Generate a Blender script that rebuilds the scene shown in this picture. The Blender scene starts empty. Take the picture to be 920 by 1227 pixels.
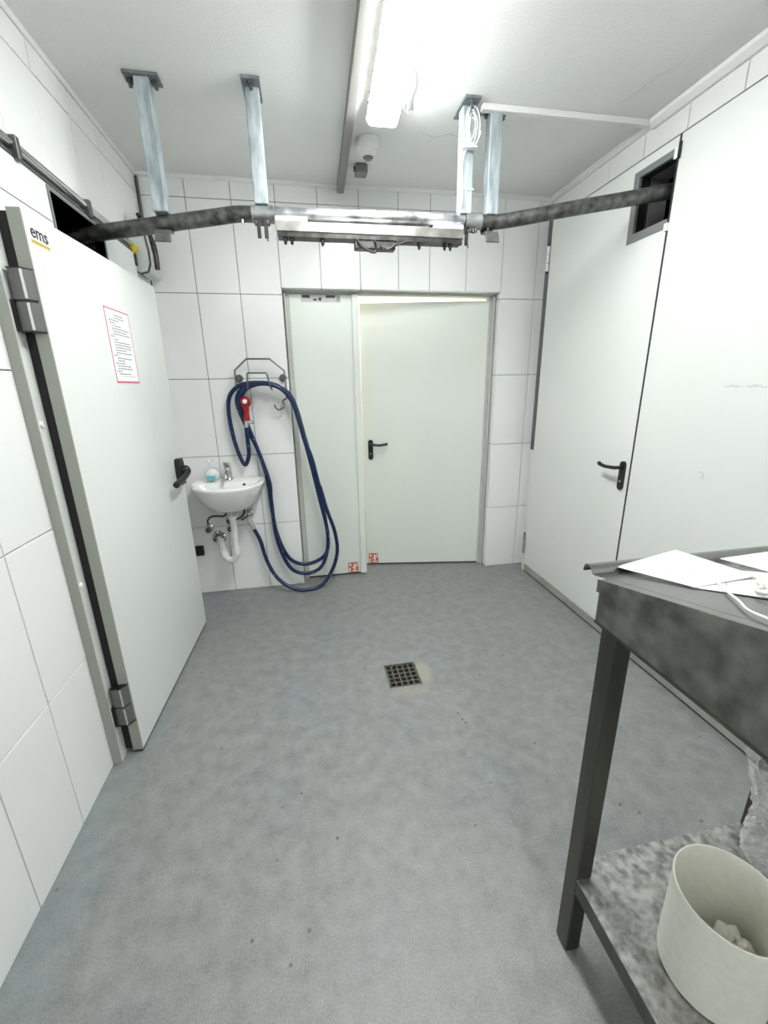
import bpy, bmesh, math, random
from mathutils import Matrix, Vector
random.seed(7)
SC = bpy.context.scene
COL = SC.collection
PI = math.pi

# ------------------------------------------------------------------ camera, world, lights, exposure
cam_data = bpy.data.cameras.new('camera')
cam = bpy.data.objects.new('camera', cam_data)
COL.objects.link(cam)
R = ((0.98348990, 0.16781569, 0.06771521), (-0.18016664, 0.94308557, 0.27951672), (-0.01695395, -0.28710189, 0.95775000))
cam.matrix_world = Matrix(((R[0][0], R[0][2], -R[0][1], -0.20425),
                           (R[1][0], R[1][2], -R[1][1], -2.99390),
                           (R[2][0], R[2][2], -R[2][1], 1.43890),
                           (0, 0, 0, 1)))
cam_data.sensor_fit = 'HORIZONTAL'
cam_data.sensor_width = 36.0
cam_data.lens = 502.47 * 36.0 / 920.0
cam_data.clip_start = 0.02
SC.camera = cam

world = bpy.data.worlds.new('world')
SC.world = world
world.use_nodes = True
world.node_tree.nodes['Background'].inputs['Color'].default_value = (0.8, 0.9, 1.0, 1)
world.node_tree.nodes['Background'].inputs['Strength'].default_value = 0.0

SC.view_settings.view_transform = 'Standard'
SC.view_settings.look = 'None'
SC.view_settings.gamma = 1.0
SC.view_settings.use_curve_mapping = False
SC.view_settings.exposure = 2.6
LAMP = 12.0            # emission of the fluorescent diffusers
REAR_FILL = 8.5          # fill tube added behind the viewpoint
CORRIDOR_LAMP = 7.0

# ------------------------------------------------------------------ materials
def mat(name, col, rough=0.5, metal=0.0, col2=None, scale=5.0, detail=6.0, lo=0.35, hi=0.65, bump=0.0, bscale=60.0,
        spec=0.5, rough2=None, aniso=None, coat=0.0):
    m = bpy.data.materials.new(name)
    m.use_nodes = True
    nt = m.node_tree
    b = nt.nodes['Principled BSDF']
    b.inputs['Base Color'].default_value = (*col, 1)
    b.inputs['Roughness'].default_value = rough
    b.inputs['Metallic'].default_value = metal
    b.inputs['Specular IOR Level'].default_value = spec
    if coat:
        b.inputs['Coat Weight'].default_value = coat
        b.inputs['Coat Roughness'].default_value = 0.12
    geo = nt.nodes.new('ShaderNodeNewGeometry')
    if col2 is not None:
        mp = nt.nodes.new('ShaderNodeMapping')
        if aniso: mp.inputs['Scale'].default_value = aniso
        nt.links.new(geo.outputs['Position'], mp.inputs['Vector'])
        n = nt.nodes.new('ShaderNodeTexNoise')
        n.inputs['Scale'].default_value = scale
        n.inputs['Detail'].default_value = detail
        nt.links.new(mp.outputs['Vector'], n.inputs['Vector'])
        r = nt.nodes.new('ShaderNodeValToRGB')
        r.color_ramp.elements[0].position = lo
        r.color_ramp.elements[1].position = hi
        r.color_ramp.elements[0].color = (*col, 1)
        r.color_ramp.elements[1].color = (*col2, 1)
        nt.links.new(n.outputs['Fac'], r.inputs['Fac'])
        nt.links.new(r.outputs['Color'], b.inputs['Base Color'])
        if rough2 is not None:
            mr = nt.nodes.new('ShaderNodeMapRange')
            mr.inputs['From Min'].default_value = lo
            mr.inputs['From Max'].default_value = hi
            mr.inputs['To Min'].default_value = rough
            mr.inputs['To Max'].default_value = rough2
            nt.links.new(n.outputs['Fac'], mr.inputs['Value'])
            nt.links.new(mr.outputs['Result'], b.inputs['Roughness'])
    if bump:
        n2 = nt.nodes.new('ShaderNodeTexNoise')
        n2.inputs['Scale'].default_value = bscale
        n2.inputs['Detail'].default_value = 4
        nt.links.new(geo.outputs['Position'], n2.inputs['Vector'])
        bp = nt.nodes.new('ShaderNodeBump')
        bp.inputs['Strength'].default_value = bump
        bp.inputs['Distance'].default_value = 0.004
        nt.links.new(n2.outputs['Fac'], bp.inputs['Height'])
        nt.links.new(bp.outputs['Normal'], b.inputs['Normal'])
    return m

def emit(name, col, strength):
    m = bpy.data.materials.new(name)
    m.use_nodes = True
    b = m.node_tree.nodes['Principled BSDF']
    b.inputs['Base Color'].default_value = (0.9, 0.9, 0.9, 1)
    b.inputs['Emission Color'].default_value = (*col, 1)
    b.inputs['Emission Strength'].default_value = strength
    return m

M = {}
M['crack'] = mat('hairline_crack', (.42, .42, .40), .8)
M['tile'] = mat('white_glazed_tile', (.85, .86, .85), .16, col2=(.88, .885, .88), scale=3, bump=.05, bscale=9)
M['grout'] = mat('grey_grout', (.20, .20, .20), .9)
M['ceiling'] = mat('ceiling_paint', (.84, .845, .83), .6, col2=(.87, .875, .86), scale=2.5, bump=.35, bscale=110)
M['rear'] = mat('rear_wall_paint', (.78, .78, .77), .5)
M['cove'] = mat('white_plastic_trim', (.84, .84, .83), .4)
M['panel'] = mat('white_coated_panel', (.72, .745, .715), .34, col2=(.75, .77, .745), scale=1.5, bump=.06, bscale=14)
M['panel_edge'] = mat('panel_edge_grey', (.36, .37, .33), .45)
M['door'] = mat('greenish_white_door_coat', (.75, .785, .735), .38, col2=(.77, .80, .755), scale=2.0, bump=.08, bscale=20)
M['door_frame'] = mat('door_frame_coat', (.52, .54, .505), .4)
M['plinth'] = mat('plinth_aluminium', (.34, .34, .315), .4, .2, col2=(.44, .43, .39), scale=12)
M['dirt_seal'] = mat('dark_seal', (.015, .015, .015), .6)
M['black'] = mat('black_plastic', (.008, .008, .008), .38)
M['rubber'] = mat('black_rubber', (.006, .006, .006), .6)
M['galv'] = mat('galvanised_steel', (.27, .32, .345), .45, .35, col2=(.56, .62, .65), scale=40, detail=10, lo=.3, hi=.7, aniso=(1, 1, .22), rough2=.6)
M['plate'] = mat('grey_zinc_plate', (.16, .175, .185), .5, .4, col2=(.28, .30, .31), scale=30)
M['rail'] = mat('worn_dark_steel_tube', (.06, .063, .06), .36, .75, col2=(.20, .205, .195), scale=34, detail=12, lo=.33, hi=.72, rough2=.5, bump=.1, bscale=80)
M['rail_bright'] = mat('bright_zinc_tube', (.20, .21, .215), .32, .85, col2=(.55, .57, .58), scale=16, detail=8, rough2=.45)
M['beam'] = mat('stainless_load_beam', (.24, .23, .215), .38, .85, col2=(.46, .45, .43), scale=14, detail=6)
M['dark_metal'] = mat('dark_oxidised_metal', (.035, .034, .032), .42, .8, col2=(.09, .085, .08), scale=30)
M['grey_metal'] = mat('grey_metal', (.13, .135, .135), .4, .6)
M['grate'] = mat('dull_brown_steel', (.10, .095, .085), .45, .6, col2=(.20, .19, .17), scale=60)
M['hook_metal'] = mat('grey_hook_steel', (.13, .135, .13), .45, .6, col2=(.20, .205, .20), scale=20)
M['chrome'] = mat('chrome', (.62, .62, .61), .16, 1.0)
M['wire'] = mat('stainless_wire', (.20, .20, .19), .28, .9)
M['ceramic'] = mat('white_ceramic', (.86, .86, .85), .09, coat=.5)
M['pvc'] = mat('white_plastic_pipe', (.83, .83, .81), .3)
M['red'] = mat('red_rubber', (.36, .008, .012), .32)
M['lens'] = mat('grey_sensor_lens', (.20, .19, .19), .3)
M['grey_plastic'] = mat('grey_plastic', (.19, .20, .20), .45)
M['hinge'] = mat('grey_hinge_plastic', (.14, .142, .135), .35, .2)
M['paper'] = mat('white_paper', (.86, .87, .86), .6)
M['ink'] = mat('grey_ink', (.22, .23, .24), .7)
M['faint_ink'] = mat('pale_grey_print', (.30, .31, .32), .7)
M['redink'] = mat('red_border_print', (.62, .16, .22), .7)
M['logo'] = mat('dark_blue_lettering', (.012, .012, .04), .5)
M['yellow'] = mat('yellow_print', (.75, .58, .03), .5)
M['sticker'] = mat('orange_red_sticker', (.60, .12, .06), .5)
M['string'] = mat('off_white_string', (.72, .71, .64), .8)
M['white_cable'] = mat('white_cable', (.86, .87, .87), .45)
M['bucket'] = mat('cream_plastic', (.74, .74, .655), .42, col2=(.79, .79, .71), scale=60, bump=.12, bscale=300)
M['tissue'] = mat('crumpled_tissue', (.75, .73, .66), .8)
M['dark_room'] = mat('painted_dark_room_panel', (.010, .010, .010), .8)  # near-black colour stands in for the darkness of the unlit rooms
M['corridor'] = mat('corridor_cream_paint', (.80, .79, .72), .6)
M['unit'] = mat('grey_white_housing', (.60, .63, .60), .4)
M['turquoise'] = mat('turquoise_label', (.12, .50, .55), .5)
M['lamp'] = emit('fluorescent_diffuser', (.975, 1.0, .985), LAMP)
M['rear_fill'] = emit('rear_fill_diffuser', (.975, 1.0, .985), REAR_FILL)
M['corridor_lamp'] = emit('corridor_lamp', (1.0, .96, .84), CORRIDOR_LAMP)
M['mark'] = mat('grey_scuff_mark', (.50, .52, .53), .6)
M['scuff'] = mat('faint_scuff', (.60, .625, .615), .5)

def stainless_cloud(name, c1, c2, scale, rough):
    """brushed stainless with overlapping circular grinding marks"""
    m = mat(name, c1, rough, .92)
    nt = m.node_tree; b = nt.nodes['Principled BSDF']
    geo = nt.nodes.new('ShaderNodeNewGeometry')
    n = nt.nodes.new('ShaderNodeTexNoise'); n.inputs['Scale'].default_value = scale * .55; n.inputs['Detail'].default_value = 3
    mixv = nt.nodes.new('ShaderNodeVectorMath'); mixv.operation = 'MULTIPLY_ADD'
    nt.links.new(geo.outputs['Position'], n.inputs['Vector'])
    nt.links.new(n.outputs['Color'], mixv.inputs[0])
    mixv.inputs[1].default_value = (.035, .035, .035)
    nt.links.new(geo.outputs['Position'], mixv.inputs[2])
    v = nt.nodes.new('ShaderNodeTexVoronoi'); v.feature = 'SMOOTH_F1'
    v.inputs['Scale'].default_value = scale; v.inputs['Smoothness'].default_value = .6
    nt.links.new(mixv.outputs['Vector'], v.inputs['Vector'])
    n2 = nt.nodes.new('ShaderNodeTexNoise'); n2.inputs['Scale'].default_value = scale * .8; n2.inputs['Detail'].default_value = 7
    nt.links.new(geo.outputs['Position'], n2.inputs['Vector'])
    mx = nt.nodes.new('ShaderNodeMath'); mx.operation = 'MULTIPLY_ADD'
    nt.links.new(v.outputs['Distance'], mx.inputs[0]); mx.inputs[1].default_value = .34
    nt.links.new(n2.outputs['Fac'], mx.inputs[2])
    r = nt.nodes.new('ShaderNodeValToRGB')
    r.color_ramp.elements[0].position = .48; r.color_ramp.elements[0].color = (*c1, 1)
    r.color_ramp.elements[1].position = .84; r.color_ramp.elements[1].color = (*c2, 1)
    nt.links.new(mx.outputs[0], r.inputs['Fac'])
    nt.links.new(r.outputs['Color'], b.inputs['Base Color'])
    mr = nt.nodes.new('ShaderNodeMapRange')
    mr.inputs['From Min'].default_value = .5; mr.inputs['From Max'].default_value = 1.1
    mr.inputs['To Min'].default_value = rough + .12; mr.inputs['To Max'].default_value = rough - .06
    nt.links.new(mx.outputs[0], mr.inputs['Value'])
    nt.links.new(mr.outputs['Result'], b.inputs['Roughness'])
    return m
M['steel_side'] = stainless_cloud('marbled_stainless_side', (.115, .115, .103), (.25, .247, .228), 24, .42)
M['steel_shelf'] = stainless_cloud('marbled_stainless_shelf', (.20, .198, .19), (.46, .45, .44), 55, .36)
M['steel_leg'] = mat('brushed_stainless_leg', (.075, .076, .068), .38, .9, col2=(.125, .124, .11), scale=10, aniso=(1, 1, .15))
M['steel_top'] = mat('smooth_stainless_top', (.24, .24, .235), .24, .95, col2=(.30, .30, .295), scale=10)

def floor_material():
    m = mat('grey_epoxy_floor', (.3, .3, .3), .42)
    nt = m.node_tree; b = nt.nodes['Principled BSDF']; L = nt.links.new
    geo = nt.nodes.new('ShaderNodeNewGeometry')
    def noise(scale, detail):
        n = nt.nodes.new('ShaderNodeTexNoise'); n.inputs['Scale'].default_value = scale; n.inputs['Detail'].default_value = detail
        n.inputs['Roughness'].default_value = .62
        L(geo.outputs['Position'], n.inputs['Vector']); return n
    def ramp(src, p0, c0, p1, c1):
        r = nt.nodes.new('ShaderNodeValToRGB')
        r.color_ramp.elements[0].position = p0; r.color_ramp.elements[0].color = (*c0, 1)
        r.color_ramp.elements[1].position = p1; r.color_ramp.elements[1].color = (*c1, 1)
        L(src, r.inputs['Fac']); return r
    def mix(fac, a, c, mode='MIX'):
        x = nt.nodes.new('ShaderNodeMix'); x.data_type = 'RGBA'; x.blend_type = mode
        if isinstance(fac, float): x.inputs[0].default_value = fac
        else: L(fac, x.inputs[0])
        if isinstance(a, tuple): x.inputs[6].default_value = (*a, 1)
        else: L(a, x.inputs[6])
        if isinstance(c, tuple): x.inputs[7].default_value = (*c, 1)
        else: L(c, x.inputs[7])
        return x.outputs[2]
    n1 = noise(1.7, 6)
    base = ramp(n1.outputs['Fac'], .36, (.185, .21, .228), .64, (.25, .247, .222)).outputs['Color']
    n2 = noise(16, 8)
    c = mix(.42, base, ramp(n2.outputs['Fac'], .3, (.11, .11, .105), .7, (.40, .40, .395)).outputs['Color'])
    n3 = noise(190, 3)
    c = mix(.22, c, ramp(n3.outputs['Fac'], .3, (.07, .07, .07), .7, (.52, .52, .52)).outputs['Color'])
    # dark specks where grit has bitten into the paint
    v = nt.nodes.new('ShaderNodeTexVoronoi'); v.inputs['Scale'].default_value = 13
    L(geo.outputs['Position'], v.inputs['Vector'])
    sp = ramp(v.outputs['Distance'], .05, (1, 1, 1), .085, (0, 0, 0))
    n4 = noise(3.1, 2)
    gate = ramp(n4.outputs['Fac'], .36, (0, 0, 0), .5, (1, 1, 1))
    mul = nt.nodes.new('ShaderNodeMath'); mul.operation = 'MULTIPLY'
    L(sp.outputs['Color'], mul.inputs[0]); L(gate.outputs['Color'], mul.inputs[1])
    mul2 = nt.nodes.new('ShaderNodeMath'); mul2.operation = 'MULTIPLY'; mul2.inputs[1].default_value = .7
    L(mul.outputs[0], mul2.inputs[0])
    c = mix(mul2.outputs[0], c, (.06, .06, .06))
    # pale worn rim and yellowish lime stain right of the floor drain
    sep = nt.nodes.new('ShaderNodeSeparateXYZ'); L(geo.outputs['Position'], sep.inputs[0])
    def ell(cx, cy, rx, ry, soft):
        sub = nt.nodes.new('ShaderNodeVectorMath'); sub.operation = 'SUBTRACT'
        L(geo.outputs['Position'], sub.inputs[0]); sub.inputs[1].default_value = (cx, cy, 0)
        dv = nt.nodes.new('ShaderNodeVectorMath'); dv.operation = 'DIVIDE'
        L(sub.outputs['Vector'], dv.inputs[0]); dv.inputs[1].default_value = (rx, ry, 1)
        wob = nt.nodes.new('ShaderNodeVectorMath'); wob.operation = 'MULTIPLY_ADD'
        nn = noise(22, 4); L(nn.outputs['Color'], wob.inputs[0]); wob.inputs[1].default_value = (.5, .5, 0); L(dv.outputs['Vector'], wob.inputs[2])
        sb = nt.nodes.new('ShaderNodeVectorMath'); sb.operation = 'SUBTRACT'; L(wob.outputs['Vector'], sb.inputs[0]); sb.inputs[1].default_value = (.25, .25, 0)
        ln = nt.nodes.new('ShaderNodeVectorMath'); ln.operation = 'LENGTH'; L(sb.outputs['Vector'], ln.inputs[0])
        return ramp(ln.outputs['Value'], 1 - soft, (1, 1, 1), 1.0, (0, 0, 0)).outputs['Color']
    s1 = nt.nodes.new('ShaderNodeMath'); s1.operation = 'MULTIPLY'; s1.inputs[1].default_value = .55
    L(ell(.30, -1.18, .065, .12, .6), s1.inputs[0])
    c = mix(s1.outputs[0], c, (.40, .38, .29))
    s2 = nt.nodes.new('ShaderNodeMath'); s2.operation = 'MULTIPLY'; s2.inputs[1].default_value = .35
    L(ell(.20, -1.32, .12, .04, .6), s2.inputs[0])
    c = mix(s2.outputs[0], c, (.36, .33, .27))
    # bluish-green paint skirt brushed along the tiled wall on the left
    mr = nt.nodes.new('ShaderNodeMapRange'); mr.inputs['From Min'].default_value = -1.06; mr.inputs['From Max'].default_value = -.88
    mr.inputs['To Min'].default_value = 1; mr.inputs['To Max'].default_value = 0
    L(sep.outputs['X'], mr.inputs['Value'])
    m3 = nt.nodes.new('ShaderNodeMath'); m3.operation = 'MULTIPLY'; L(mr.outputs['Result'], m3.inputs[0])
    L(ramp(noise(5, 5).outputs['Fac'], .35, (0, 0, 0), .65, (.75, .75, .75)).outputs['Color'], m3.inputs[1])
    c = mix(m3.outputs[0], c, (.235, .30, .315))
    L(c, b.inputs['Base Color'])
    L(ramp(n2.outputs['Fac'], .3, (.34, .34, .34), .7, (.52, .52, .52)).outputs['Color'], b.inputs['Roughness'])
    bp = nt.nodes.new('ShaderNodeBump'); bp.inputs['Strength'].default_value = .25; bp.inputs['Distance'].default_value = .003
    L(n3.outputs['Fac'], bp.inputs['Height']); L(bp.outputs['Normal'], b.inputs['Normal'])
    return m
M['floor'] = floor_material()

def hose_material():
    m = mat('blue_hose_painted_sheen', (.012, .04, .16), .3)
    nt = m.node_tree; b = nt.nodes['Principled BSDF']; L = nt.links.new
    geo = nt.nodes.new('ShaderNodeNewGeometry')
    v = nt.nodes.new('ShaderNodeTexNoise'); v.inputs['Scale'].default_value = 45; v.inputs['Detail'].default_value = 2
    L(geo.outputs['Position'], v.inputs['Vector'])
    r = nt.nodes.new('ShaderNodeValToRGB')
    r.color_ramp.elements[0].position = .66; r.color_ramp.elements[0].color = (.003, .016, .072, 1)
    r.color_ramp.elements[1].position = .72; r.color_ramp.elements[1].color = (.16, .24, .34, 1)  # pale flecks put the hose's sheen into its colour
    L(v.outputs['Fac'], r.inputs['Fac']); L(r.outputs['Color'], b.inputs['Base Color'])
    return m
M['hose'] = hose_material()

def film_material():
    m = bpy.data.materials.new('clear_plastic_film'); m.use_nodes = True
    nt = m.node_tree; L = nt.links.new
    b = nt.nodes['Principled BSDF']
    b.inputs['Base Color'].default_value = (.92, .93, .93, 1); b.inputs['Roughness'].default_value = .06
    tr = nt.nodes.new('ShaderNodeBsdfTransparent')
    lw = nt.nodes.new('ShaderNodeLayerWeight'); lw.inputs['Blend'].default_value = .35
    mr = nt.nodes.new('ShaderNodeMapRange'); mr.inputs['To Min'].default_value = .10; mr.inputs['To Max'].default_value = .75
    L(lw.outputs['Facing'], mr.inputs['Value'])
    mx = nt.nodes.new('ShaderNodeMixShader')
    L(mr.outputs['Result'], mx.inputs[0]); L(tr.outputs[0], mx.inputs[1]); L(b.outputs[0], mx.inputs[2])
    L(mx.outputs[0], nt.nodes['Material Output'].inputs['Surface'])
    return m
M['film'] = film_material()

# ------------------------------------------------------------------ geometry helpers
ORG = {}                                              # world origin of every object built (nothing here is rotated)
class B:
    """collects boxes, tubes, lathes and prisms; build() links them as ONE mesh object"""
    def __init__(s): s.v = []; s.f = []; s.sm = []
    def add(s, vs, fs, smooth=False, xf=None):
        o = len(s.v)
        s.v += [tuple(xf @ Vector(p)) if xf else tuple(p) for p in vs]
        s.f += [tuple(i + o for i in f) for f in fs]; s.sm += [smooth] * len(fs)
        return s
    def box(s, x0, x1, y0, y1, z0, z1, xf=None):
        vs = [(x, y, z) for x in (x0, x1) for y in (y0, y1) for z in (z0, z1)]
        return s.add(vs, [(0, 1, 3, 2), (4, 6, 7, 5), (0, 4, 5, 1), (2, 3, 7, 6), (0, 2, 6, 4), (1, 5, 7, 3)], False, xf)
    def plate(s, axis, a0, a1, u0, u1, w0, w1, holes=()):
        """slab a0..a1 thick along axis, spanning u x w, with rectangular holes (u0,u1,w0,w1)"""
        us = sorted({u0, u1, *[h for q in holes for h in q[:2]]}); ws = sorted({w0, w1, *[h for q in holes for h in q[2:]]})
        us = [u for u in us if u0 <= u <= u1]; ws = [w for w in ws if w0 <= w <= w1]
        nu, nw = len(us) - 1, len(ws) - 1
        solid = [[not any(h[0] <= (us[i] + us[i + 1]) / 2 <= h[1] and h[2] <= (ws[j] + ws[j + 1]) / 2 <= h[3] for h in holes) for j in range(nw)] for i in range(nu)]
        def P(a, u, w): return (a, u, w) if axis == 'x' else (u, a, w) if axis == 'y' else (u, w, a)
        vs = [P(a, u, w) for a in (a0, a1) for u in us for w in ws]
        I = lambda k, i, j: k * (nu + 1) * (nw + 1) + i * (nw + 1) + j
        fs = []
        ok = lambda i, j: 0 <= i < nu and 0 <= j < nw and solid[i][j]
        for i in range(nu):
            for j in range(nw):
                if not solid[i][j]: continue
                fs.append((I(0, i, j), I(0, i, j + 1), I(0, i + 1, j + 1), I(0, i + 1, j)))
                fs.append((I(1, i, j), I(1, i + 1, j), I(1, i + 1, j + 1), I(1, i, j + 1)))
                if not ok(i - 1, j): fs.append((I(0, i, j), I(1, i, j), I(1, i, j + 1), I(0, i, j + 1)))
                if not ok(i + 1, j): fs.append((I(0, i + 1, j), I(0, i + 1, j + 1), I(1, i + 1, j + 1), I(1, i + 1, j)))
                if not ok(i, j - 1): fs.append((I(0, i, j), I(0, i + 1, j), I(1, i + 1, j), I(1, i, j)))
                if not ok(i, j + 1): fs.append((I(0, i, j + 1), I(1, i, j + 1), I(1, i + 1, j + 1), I(0, i + 1, j + 1)))
        return s.add(vs, fs)
    def prism(s, poly, axis, a0, a1, xf=None, smooth=False):
        n = len(poly)
        def P(a, u, w): return (a, u, w) if axis == 'x' else (u, a, w) if axis == 'y' else (u, w, a)
        vs = [P(a, u, w) for a in (a0, a1) for u, w in poly]
        s.add(vs, [(i, (i + 1) % n, n + (i + 1) % n, n + i) for i in range(n)], smooth, xf)
        return s.add(vs, [tuple(range(n)), tuple(range(2 * n - 1, n - 1, -1))], False, xf)
    def strip(s, pts, axis, a0, a1, t):
        """bent sheet: polyline in the plane across axis, extruded a0..a1, t thick"""
        n = len(pts); off = []
        for i in range(n):
            p, q = pts[max(0, i - 1)], pts[min(n - 1, i + 1)]
            d = Vector((q[0] - p[0], q[1] - p[1])).normalized()
            off.append((pts[i][0] - d.y * t, pts[i][1] + d.x * t))
        def P(a, u, w): return (a, u, w) if axis == 'x' else (u, a, w) if axis == 'y' else (u, w, a)
        vs = [P(a, *p) for a in (a0, a1) for p in pts] + [P(a, *p) for a in (a0, a1) for p in off]
        fs = []
        for i in range(n - 1):
            fs += [(i, i + 1, n + i + 1, n + i), (2 * n + i, 3 * n + i, 3 * n + i + 1, 2 * n + i + 1),
                   (i, 2 * n + i, 2 * n + i + 1, i + 1), (n + i, n + i + 1, 3 * n + i + 1, 3 * n + i)]
        fs += [(0, n, 3 * n, 2 * n), (n - 1, 3 * n - 1, 4 * n - 1, 2 * n - 1)]
        return s.add(vs, fs)
    def tube(s, pts, r, n=12, closed=False, cap=True):
        pts = [Vector(p) for p in pts]; m = len(pts)
        rs = r if isinstance(r, (list, tuple)) else [r] * m
        def tan(i):
            a, b = (pts[(i - 1) % m], pts[(i + 1) % m]) if closed else (pts[max(0, i - 1)], pts[min(m - 1, i + 1)])
            return (b - a).normalized()
        t0 = tan(0); ref = Vector((0, 0, 1)) if abs(t0.z) < .9 else Vector((1, 0, 0))
        u = (ref - t0 * ref.dot(t0)).normalized(); vs = []
        for i in range(m):
            t = tan(i); u = (u - t * u.dot(t)).normalized(); w = t.cross(u)
            vs += [tuple(pts[i] + (u * math.cos(2 * PI * k / n) + w * math.sin(2 * PI * k / n)) * rs[i]) for k in range(n)]
        fs = [(i * n + k, i * n + (k + 1) % n, ((i + 1) % m) * n + (k + 1) % n, ((i + 1) % m) * n + k) for i in range(m if closed else m - 1) for k in range(n)]
        s.add(vs, fs, True)
        if cap and not closed:
            o = len(s.v) - len(vs)
            s.f += [tuple(o + k for k in range(n - 1, -1, -1)), tuple(o + (m - 1) * n + k for k in range(n))]; s.sm += [False, False]
        return s
    def cyl(s, p, q, r, n=20, r2=None): return s.tube([p, q], [r, r if r2 is None else r2], n)
    def lathe(s, prof, c, n=32, axis='z', xf=None):
        def P(r, h, a):
            u, w = r * math.cos(a), r * math.sin(a)
            return (c[0] + u, c[1] + w, c[2] + h) if axis == 'z' else (c[0] + u, c[1] + h, c[2] + w) if axis == 'y' else (c[0] + h, c[1] + u, c[2] + w)
        vs = [P(r, h, 2 * PI * k / n) for r, h in prof for k in range(n)]
        fs = [(i * n + k, i * n + (k + 1) % n, (i + 1) * n + (k + 1) % n, (i + 1) * n + k) for i in range(len(prof) - 1) for k in range(n)]
        return s.add(vs, fs, True, xf)
    def build(s, name, m, parent=None, bevel=0.0, seg=2, sharp=True):
        if parent is not None: org = ORG[parent.name]
        else: org = None
        xs = [p[0] for p in s.v]; ys = [p[1] for p in s.v]; zs = [p[2] for p in s.v]
        mine = Vector(((min(xs) + max(xs)) / 2, (min(ys) + max(ys)) / 2, min(zs)))
        me = bpy.data.meshes.new(name)
        me.from_pydata([tuple(Vector(p) - mine) for p in s.v], [], s.f)
        me.polygons.foreach_set('use_smooth', s.sm)
        bm = bmesh.new(); bm.from_mesh(me); bmesh.ops.recalc_face_normals(bm, faces=bm.faces); bm.to_mesh(me); bm.free()
        if isinstance(m, str): m = M[m]
        me.materials.append(m)
        if any(s.sm) and sharp:
            me.set_sharp_from_angle(angle=math.radians(38))
        o = bpy.data.objects.new(name, me); COL.objects.link(o)
        if parent is not None:
            o.parent = parent; o.location = mine - org
        else: o.location = mine
        ORG[o.name] = mine
        if bevel:
            md = o.modifiers.new('bevel', 'BEVEL'); md.width = bevel; md.segments = seg; md.limit_method = 'ANGLE'; md.angle_limit = math.radians(40)
        return o

def cat_rom(pts, k=6, closed=False):
    pts = [Vector(p) for p in pts]; out = []; n = len(pts)
    for i in range(n if closed else n - 1):
        g = (lambda j: pts[j % n]) if closed else (lambda j: pts[min(max(j, 0), n - 1)])
        p0, p1, p2, p3 = g(i - 1), g(i), g(i + 1), g(i + 2)
        for a in range(k):
            t = a / k
            out.append(.5 * ((2 * p1) + (p2 - p0) * t + (2 * p0 - 5 * p1 + 4 * p2 - p3) * t * t + (3 * p1 - p0 - 3 * p2 + p3) * t ** 3))
    if not closed: out.append(pts[-1])
    return out

def tag(o, label=None, cat=None, group=None, kind=None):
    if label: o['label'] = label
    if cat: o['category'] = cat
    if group: o['group'] = group
    if kind: o['kind'] = kind
    return o
def thing(name, loc, label, cat, group=None, kind=None):
    o = bpy.data.objects.new(name, None); COL.objects.link(o); o.location = loc; o.empty_display_size = .05
    ORG[o.name] = Vector(loc)
    return tag(o, label, cat, group, kind)
def text_mesh(name, body, size, xf, m, parent, depth=.0004):
    cu = bpy.data.curves.new(name + '_curve', 'FONT'); cu.body = body; cu.size = size; cu.extrude = depth; cu.align_x = 'CENTER'; cu.align_y = 'CENTER'
    cu.resolution_u = 3; cu.offset = size * .012
    t = bpy.data.objects.new('tmp', cu); COL.objects.link(t)
    me0 = bpy.data.meshes.new_from_object(t.evaluated_get(bpy.context.evaluated_depsgraph_get()))
    b = B(); b.add([tuple(xf @ v.co) for v in me0.vertices], [tuple(p.vertices) for p in me0.polygons])
    bpy.data.objects.remove(t); bpy.data.curves.remove(cu); bpy.data.meshes.remove(me0)
    return b.build(name, m, parent)

# ------------------------------------------------------------------ room shell
XL, XR, XP, ZC, YR = -1.058, 1.500, 1.432, 2.610, -5.20
fl = B().plate('z', -.12, 0, XL - .12, XR + .12, YR - .1, .10, [(.115, .283, -1.277, -1.098)]).build('floor', 'floor')
tag(fl, 'grey painted concrete floor with specks and worn patches', 'floor', kind='structure')
ce = B().box(XL - .1, XR + .1, YR - .1, .10, ZC, ZC + .1).build('ceiling', 'ceiling')
tag(ce, 'white painted plaster ceiling above the hanging pipe rail', 'ceiling', kind='structure')
for pts in ([(1.227, -.936), (1.251, -.962), (1.262, -1.034), (1.267, -1.115), (1.290, -1.151), (1.303, -1.185), (1.297, -1.236)], [(.44, -.60), (.51, -.572), (.58, -.612), (.66, -.584)]):
    B().tube([(x, y, ZC - .0001) for x, y in pts], [.0003] + [.0009 + .0005 * (k % 2) for k in range(len(pts) - 2)] + [.0003], 5).build('crack', 'crack', ce)
SLOT_L = (-1.10, -.69, 1.93, 2.112)
SLOT_R = (-1.105, -.885, 2.115, 2.372)
wl = B().plate('x', XL - .1, XL - .008, YR, .10, 0, ZC, [SLOT_L]).build('wall_left', 'grout')
tag(wl, 'left wall of white tiles around the cold room door', 'wall', kind='structure')
OPEN = (-.3007, 1.1695, 0.0, 2.042)
wb = B().plate('y', .008, .085, XL, XR, 0, ZC, [(-.3087, 1.1775, 0.0, 2.050)]).build('wall_back', 'grout')
tag(wb, 'back wall of white tiles behind the washbasin and double door', 'wall', kind='structure')
wr = B().plate('x', XR + .008, XR + .1, YR, .10, 0, ZC, [SLOT_R]).build('wall_right', 'grout')
tag(wr, 'right wall with large white panels under one row of tiles', 'wall', kind='structure')
we = B().box(XL - .1, XR + .1, YR - .1, YR, 0, ZC).build('wall_rear', 'rear')
tag(we, 'plain white wall behind the viewpoint', 'wall', kind='structure')

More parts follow.
